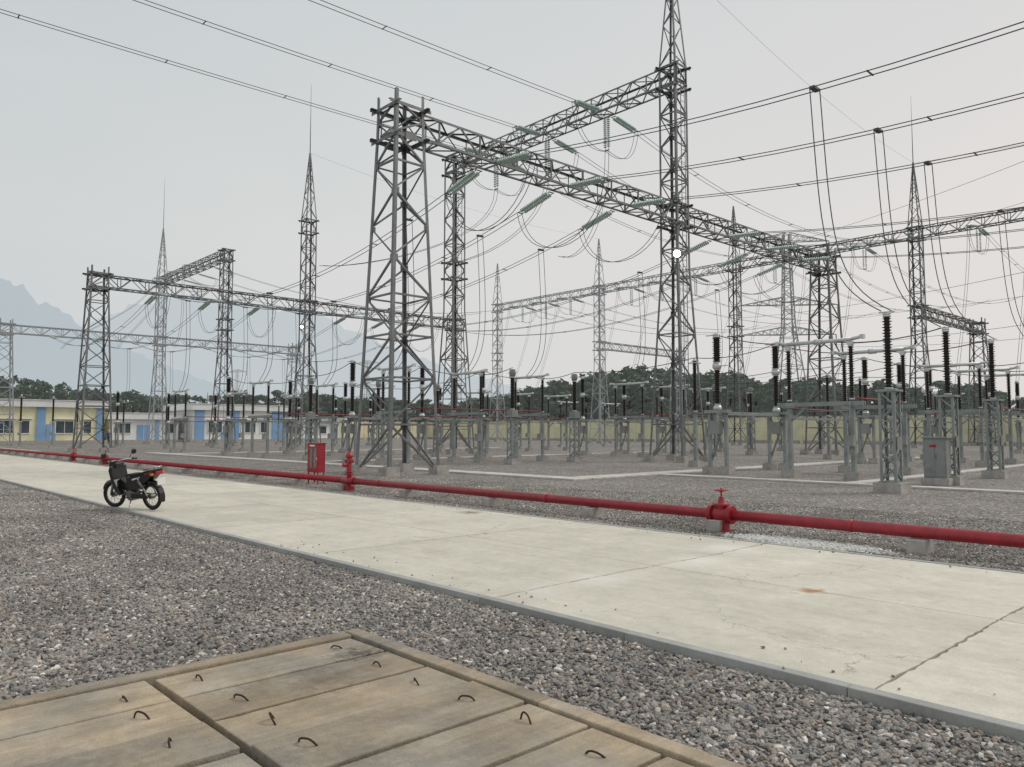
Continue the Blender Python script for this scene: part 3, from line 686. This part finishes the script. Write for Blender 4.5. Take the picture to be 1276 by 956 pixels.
for y in PH:
    for x,zt in ((-8,4.8),(-31,4.75),(-46,4.75),(-60,4.75),(-90,5.0)):
        if y>35 and x in (-46,-60): continue
        if x>-23:  xs_=x-1.8; t=(xs_+21.36)/39.36; z=12.75+(ER-12.75)*t-4*SR*t*(1-t)
        elif x>-65: xs_=x+1.0; t=(xs_+63.2)/36; z=12.45-4*2.2*t*(1-t)
        else: xs_=x+1.0; t=(xs_+101.2)/32.4; z=12.45-4*2.0*t*(1-t)
        a=V((xs_,y,z)); q=V((x,y,zt)); wb.box(a,(.16,.38,.07))
        curve(a,q,a+V((.2,.1,-4.5)),q+V((-1.6 if x>-23 else 1.5,0,1.0)),.1)
wb.obj('overhead_conductors',[wire_m])
def kiosk(x,y,rz=0):
    e=empty('control_kiosk',(x,y,0),(0,0,rz)); e.scale=(.85,.85,.9); b=MB(); b.box((0,0,.12),(.9,.6,.24)); b.obj('plinth',[conc],parent=e,bevel=.01)
    b=MB(); b.box((0,0,.9),(.75,.45,1.3)); b.box((-.165,-.232,.9),(.32,.012,1.2)); b.box((.165,-.232,.9),(.32,.012,1.2)); b.box((0,0,1.58),(.85,.55,.05))
    for k in range(5): b.box((-.165,-.242,.45+k*.04),(.2,.01,.015))
    b.obj('body',[greyp],parent=e,bevel=.006)
    b=MB(); b.box((.04,-.247,.95),(.02,.016,.14)); b.box((-.05,-.243,1.3),(.22,.008,.08),1); b.obj('handle_and_plate',[steel,red],parent=e)
kiosk(-8.2,25.0)

# ---------------------------------------------------------------- buildings (facades face +X)
def building(name,x,y0,y1,h,dep,cols,wcol,win,doors=()):
    e=empty(name,(x,(y0+y1)/2,0)); L_=y1-y0
    b=MB(); b.box((-dep/2,0,h/2),(dep,L_,h)); b.obj('walls',[wcol],parent=e)
    b=MB(); b.box((-dep/2,0,h+.45),(dep+.9,L_+.9,.9)); b.box((-dep/2,0,h+.94),(dep+1.1,L_+1.1,.08)); b.obj('roof_parapet',[white],parent=e)
    b=MB(); b.box((.25,0,.2),(.5,L_+1,.4)); b.obj('plinth_step',[conc],parent=e)
    b=MB()
    for c,wd in cols: b.box((.08,c-L_/2,h/2+.2),(.2,wd,h-.42))
    if cols: b.obj('blue_panels',[blue],parent=e)
    b=MB(); g=MB()
    for c,wd,z,hh in win:
        c-=L_/2
        g.box((.02,c,z),(.06,wd,hh))
        for s in (-1,1): b.box((.06,c+s*wd/2,z),(.12,.1,hh+.2)); b.box((.055,c,z+s*(hh/2+.05)),(.11,wd-.102,.1))
        n=max(1,int(wd/.8))
        for i in range(1,n): b.box((.05,c-wd/2+wd*i/n,z),(.06,.06,hh-.004))
        b.box((.14,c,z+hh/2+.3),(.5,wd+.5,.08))
    b.obj('window_frames',[white],parent=e); g.obj('window_glass',[glass],parent=e)
    b=MB()
    for c,wd in doors: b.box((.05,c-L_/2,1.5),(.1,wd,2.2)); b.box((.11,c-L_/2,1.5),(.03,.05,2.1),1)
    if doors: b.obj('doors',[blue,white],parent=e)
    return e
building('control_house',-118,6,31,4.9,12,[(10.5,1.6),(17.2,1.0),(24.4,.9)],yel,[(3.5,1.8,2.2,1.6),(7.2,1.8,2.2,1.6),(13,2.2,2.2,1.6),(15.4,1,2.2,1.6),(20,2.2,2.2,1.6),(22.8,1,2.2,1.6)],[(18.4,1.1)])
building('service_annex',-120,32.2,41.8,3.4,10,[(6.5,.5)],white,[(2,1.6,2.1,1.4),(8.6,1.0,2.1,1.4)],[(4.6,1.8)])
building('substation_office',-118,43.2,58,4.9,12,[(1,1.4),(6.4,1.6),(13.6,1.8)],white,[(3.4,2.2,2.3,1.7),(9,1.8,2.3,1.7),(11.3,1.2,2.3,1.7)],[(4.9,1)])
building('guard_house',-128,62,74,3.2,8,[(.8,1.2),(11,1.2)],white,[(3,1.5,1.9,1.3),(8.6,1.5,1.9,1.3)],[(5.8,1.2)])

def wall(x0,y0,x1,y1,h=3.6):
    L_=math.hypot(x1-x0,y1-y0); a=math.atan2(y1-y0,x1-x0); b=MB()
    n=int(L_/4); 
    for i in range(n):
        b.box((L_*(i+.5)/n,0,h/2),(L_/n-.36,.2,h),0); b.box((L_*i/n,0,h/2+.05),(.36,.36,h+.1),0); b.box((L_*i/n,0,h+.13),(.44,.44,.06),1)
        b.box((L_*(i+.5)/n,0,h+.04),(L_/n-.44,.3,.08),1); b.box((L_*(i+.5)/n,-.115,.2),(L_/n-.37,.03,.4),1)
    return b.obj('boundary_wall',[yel,conc],(x0,y0,0),(0,0,a))
wall(-135,76,-135,100); wall(-135,100,60,100)

# ---------------------------------------------------------------- trees
def tree_mesh(h,rw,n=40,q=26,ls=.52):
    b=MB(); b.tube([(0,0,0),(.1,.05,h*.35),(.0,.15,h*.7),(.1,.1,h*.93)],[.22,.17,.1,.03],7,1)
    for i in range(7):
        a=random.uniform(0,6.28); z=h*random.uniform(.3,.7); r=rw*random.uniform(.5,.9)
        b.tube([(0,0,z),(math.cos(a)*r*.5,math.sin(a)*r*.5,z+h*.1),(math.cos(a)*r,math.sin(a)*r,z+h*.17)],[.08,.05,.02],5,1)
    for i in range(n):
        t=random.random(); z=h*(.12+.84*t); rr=rw*(math.sin(math.pi*(.16+.76*t))**.7)*random.uniform(.3,1.0); a=random.uniform(0,6.28)
        c=V((rr*math.cos(a),rr*math.sin(a),z)); cr=random.uniform(.6,1.2)
        for j in range(q):
            u=V((random.gauss(0,1),random.gauss(0,1),random.gauss(0,1))).normalized()*cr*random.uniform(.4,1); u.z*=.7
            p0=c+u; nrm=(u.normalized()+V((random.uniform(-.7,.7),random.uniform(-.7,.7),random.uniform(-.2,.9)))).normalized()
            a1=nrm.orthogonal().normalized(); a2=nrm.cross(a1); s=ls*random.uniform(.5,1.1); th=random.uniform(0,6.28)
            e1=(a1*math.cos(th)+a2*math.sin(th))*s; e2=nrm.cross(e1)*.55
            b.add([p0-e1,p0-e2*.8,p0+e1,p0+e2],[(0,1,2,3)],0)
    return b.mesh('tree',[leafm,barkm])
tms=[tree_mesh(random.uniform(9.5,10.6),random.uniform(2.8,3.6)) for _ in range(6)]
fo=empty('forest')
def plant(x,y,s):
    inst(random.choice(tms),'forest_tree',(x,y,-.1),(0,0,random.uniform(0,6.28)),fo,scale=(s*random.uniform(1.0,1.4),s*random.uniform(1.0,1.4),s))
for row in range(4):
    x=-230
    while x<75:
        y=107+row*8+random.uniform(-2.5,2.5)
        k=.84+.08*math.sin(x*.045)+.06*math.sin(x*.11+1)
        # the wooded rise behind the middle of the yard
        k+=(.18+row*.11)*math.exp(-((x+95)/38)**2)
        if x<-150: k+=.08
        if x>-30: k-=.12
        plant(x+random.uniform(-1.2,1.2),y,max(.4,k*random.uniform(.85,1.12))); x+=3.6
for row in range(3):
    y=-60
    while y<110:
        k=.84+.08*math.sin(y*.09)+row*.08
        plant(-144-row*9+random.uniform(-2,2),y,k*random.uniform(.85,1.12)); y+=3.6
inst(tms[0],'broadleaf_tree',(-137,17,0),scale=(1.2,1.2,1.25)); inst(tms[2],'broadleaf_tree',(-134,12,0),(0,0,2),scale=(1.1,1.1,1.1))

# ---------------------------------------------------------------- hazy mountains
def ridge(name,pts,R,depth,m,seed):
    rnd=random.Random(seed); n=220; rows=14; vs=[];fs=[]
    ph=[rnd.uniform(0,6.28) for _ in range(8)]
    xs_=[q[0] for q in pts]
    for i in range(n+1):
        px=xs_[0]+(xs_[-1]-xs_[0])*i/n; h=float(np.interp(px,xs_,[q[1] for q in pts]))
        a=math.atan((px-638)/950); dr=F*math.cos(a)+Rt*math.sin(a)
        h*=1+.012*math.sin(i*.9+ph[0])+.010*math.sin(i*1.7+ph[1])+.008*math.sin(i*3.1+ph[2])
        for j in range(rows+1):
            t=j/rows; k=1-abs(t*2-1); k=k**.85
            hh=h*k*(1+ (.10*math.sin(i*.35+t*9+ph[3])+.07*math.sin(i*.8-t*14+ph[4]))*(1 if t!=.5 else 0)*(1-k))
            rr=(R+depth*(t-.5)*2)
            vs.append((dr.x*rr,dr.y*rr,hh-5))
    for i in range(n):
        for j in range(rows): a=i*(rows+1)+j; fs.append((a,a+1,a+rows+2,a+rows+1))
    b=MB(); b.add(vs,fs,0,True); return b.obj(name,[m])
def H(l,R): return [(x,(538-y)*R/950*math.cos(math.atan((x-638)/950))) for x,y in l]
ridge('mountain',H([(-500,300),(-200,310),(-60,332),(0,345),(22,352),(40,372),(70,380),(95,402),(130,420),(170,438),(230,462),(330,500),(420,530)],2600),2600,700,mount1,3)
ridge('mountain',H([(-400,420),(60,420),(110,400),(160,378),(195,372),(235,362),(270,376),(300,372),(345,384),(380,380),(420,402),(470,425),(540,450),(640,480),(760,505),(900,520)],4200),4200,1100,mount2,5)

# ---------------------------------------------------------------- motorbike
mb_=empty('motorbike',(-16.5,4.93,.06),(0,0,math.radians(200))); mb_.scale=(.93,.93,.93)
lean=bpy.data.objects.new('frame_assembly',None); S.collection.objects.link(lean); lean.parent=mb_; lean.rotation_euler=(math.radians(-7),0,0)
My=Matrix.Rotation(math.pi/2,3,'X')
def wheel(name,x,steer=0):
    e=bpy.data.objects.new(name,None); S.collection.objects.link(e); e.parent=lean; e.location=(x,0,.29); e.rotation_euler=(0,0,steer)
    b=MB(); ring=[(.252*math.cos(a),0,.252*math.sin(a)) for a in [2*math.pi*i/32 for i in range(33)]]; b.tube(ring,.040,10,0,True,False); b.obj('tyre',[rubber],parent=e)
    b=MB(); ring=[(.213*math.cos(a),0,.213*math.sin(a)) for a in [2*math.pi*i/32 for i in range(33)]]; b.tube(ring,.014,8,0,True,False)
    b.lathe([(.05,-.06),(.06,-.04),(.045,0),(.06,.04),(.05,.06)],(0,0,0),14,0,My)
    for i in range(18):
        a=2*math.pi*i/18; s=.03 if i%2 else -.03
        b.tube([(.04*math.cos(a+.5),s,.04*math.sin(a+.5)),(.205*math.cos(a),0,.205*math.sin(a))],.003,4)
    b.obj('rim_and_spokes',[engm],parent=e); return e
wheel('front_wheel',.62,.18); wheel('rear_wheel',-.6)
def arc(cx,cz,r,a0,a1,n=10): return [(cx+r*math.cos(math.radians(a0+(a1-a0)*i/n)),cz+r*math.sin(math.radians(a0+(a1-a0)*i/n))) for i in range(n+1)]
b=MB()
o1=arc(.62,.29,.325,20,170); i1=arc(.62,.29,.305,20,170)[::-1]; b.side(o1+i1,.12)
o1=arc(-.6,.29,.34,30,200); i1=arc(-.6,.29,.32,30,200)[::-1]; b.side(o1+i1,.13)
b.side([(.47,.92),(.52,.84),(.46,.62),(.36,.40),(.22,.30),(.16,.33),(.27,.45),(.36,.64),(.40,.86),(.41,.93)],.36)
b.side([(.36,.62),(.30,.66),(.12,.56),(-.02,.66),(-.1,.72),(-.1,.42),(.1,.32),(.24,.36)],.14)
b.side([(.05,.69),(-.2,.74),(-.55,.82),(-.86,.88),(-.84,.80),(-.66,.66),(-.45,.54),(-.25,.42),(-.02,.42)],.23)
b.side([(.56,1.02),(.60,.94),(.54,.84),(.42,.84),(.34,.97),(.40,1.04)],.2)
b.obj('body_panels',[blackp],parent=lean,bevel=.03)
b=MB(); b.side([(.08,.71),(.02,.765),(-.2,.775),(-.4,.80),(-.62,.85),(-.72,.86),(-.7,.82),(-.45,.755),(-.2,.72)],.27); b.obj('seat',[rubber],parent=lean,bevel=.025)
b=MB()
for s in (-1,1):
    b.tube([(.45,s*.075,.78),(.62,s*.075,.29)],.02,8,1); b.tube([(.53,s*.075,.55),(.62,s*.075,.29)],.028,8,1)
    b.tube([(-.35,s*.13,.70),(-.6,s*.11,.32)],.02,8,0); b.tube([(-.38,s*.13,.64),(-.5,s*.12,.46)],.034,8,1)
    b.tube([(-.1,s*.08,.36),(-.6,s*.09,.29)],.02,8,1)
    b.tube([(.40,0,1.02),(.36,s*.12,1.05),(.30,s*.28,1.05),(.28,s*.34,1.04)],.012,8,0); b.tube([(.30,s*.25,1.05),(.27,s*.36,1.03)],.019,8,2)
    b.tube([(.34,s*.22,1.05),(.38,s*.3,1.14),(.37,s*.33,1.17)],.007,6,2)
    b.lathe([(.03,-.012),(.058,-.008),(.062,.006),(.05,.012)],(.36,s*.36,1.19),14,2,Matrix.Rotation(math.pi/2,3,'Y'))
    b.tube([(.08,s*.1,.25),(.08,s*.26,.25)],.014,6,2)
    b.tube([(-.55,s*.12,.86),(-.8,s*.12,.93),(-.9,s*.06,.93)],.012,6,0)
b.tube([(-.9,-.06,.93),(-.9,.06,.93)],.012,6,0)
b.tube([(-.05,.1,.2),(-.12,.24,-.0)],.013,6,0)
b.tube([(.16,-.09,.33),(.12,-.12,.2),(-.1,-.13,.2),(-.35,-.14,.26),(-.72,-.16,.33)],[.016,.018,.02,.045,.045],10,0)
b.lathe([(.105,-.11),(.12,-.08),(.12,.08),(.105,.11)],(-.02,0,.3),16,1,My)
b.lathe([(.075,0),(.09,.02),(.09,.05),(.075,.08),(.09,.1),(.09,.13),(.075,.16),(.085,.2)],(.05,0,.33),12,1,Matrix.Rotation(math.radians(75),3,'Y'))
b.box((-.33,.1,.3),(.5,.03,.1),2); b.box((.16,0,.5),(.3,.06,.08),2)
b.obj('frame_engine_exhaust',[chrome,engm,blackp],parent=lean)
b=MB(); b.lathe([(.02,.03),(.06,.02),(.08,-.01),(.085,-.04)],(.575,0,.94),16,0,Matrix.Rotation(math.radians(80),3,'Y')) 
b.box((-.93,0,.62),(.012,.19,.14)); b.side([(-.15,.66),(-.42,.72),(-.40,.69),(-.16,.63)],.245)
b.obj('headlight_plate_decals',[whitep],parent=lean,bevel=.003)
b=MB(); b.box((-.87,0,.80),(.05,.17,.07)); b.side([(-.55,.79),(-.8,.845),(-.78,.81),(-.58,.76)],.242)
for s in (-1,1): b.box((-.82,s*.14,.78),(.06,.05,.05),1)
b.obj('tail_light',[red,mat('orange_indicator',(.6,.2,.03),.3,0,.05,3)],parent=lean,bevel=.006)

# ---------------------------------------------------------------- worker by the control house
wk=empty('worker',(-111.5,29.8,0),(0,0,.4))
def skin(name,verts,edges,rad,m,parent):
    me=bpy.data.meshes.new(name); me.from_pydata(verts,edges,[]); me.materials.append(m)
    o=inst(me,name,parent=parent); md=o.modifiers.new('skin','SKIN'); sv=me.skin_vertices[0].data
    for i,r_ in enumerate(rad): sv[i].radius=(r_,r_)
    sv[0].use_root=True; sb=o.modifiers.new('sub','SUBSURF'); sb.levels=2; sb.render_levels=2; return o
skm=mat('skin',(.35,.2,.13),.6); shirt=mat('blue_workwear',(.06,.10,.22),.9); trou=mat('dark_trousers',(.03,.03,.04),.9)
skin('trousers',[(0,0,.95),(0,.10,.88),(.03,.12,.5),(-.02,.12,.08),(.12,.12,.04),(0,-.10,.88),(.12,-.12,.5),(.1,-.12,.08),(.22,-.12,.04)],[(0,1),(1,2),(2,3),(3,4),(0,5),(5,6),(6,7),(7,8)],[.14,.1,.07,.05,.04,.1,.07,.05,.04],trou,wk)
skin('shirt',[(0,0,.95),(0,0,1.2),(0,0,1.42),(0,.17,1.42),(.02,.24,1.15),(.12,.22,.92),(0,-.17,1.42),(-.02,-.24,1.15),(.05,-.25,.9)],[(0,1),(1,2),(2,3),(3,4),(4,5),(2,6),(6,7),(7,8)],[.15,.15,.13,.08,.055,.045,.08,.055,.045],shirt,wk)
skin('head',[(0,0,1.5),(.01,0,1.58),(.02,0,1.68)],[(0,1),(1,2)],[.055,.085,.09],skm,wk)
b=MB(); b.lathe([(.15,0),(.12,.02),(.115,.07),(.07,.12),(.01,.135)],(.02,0,1.66),14); b.obj('hard_hat',[mat('hard_hat_yellow',(.6,.4,.03),.4)],parent=wk)
print('objects',len(bpy.data.objects))
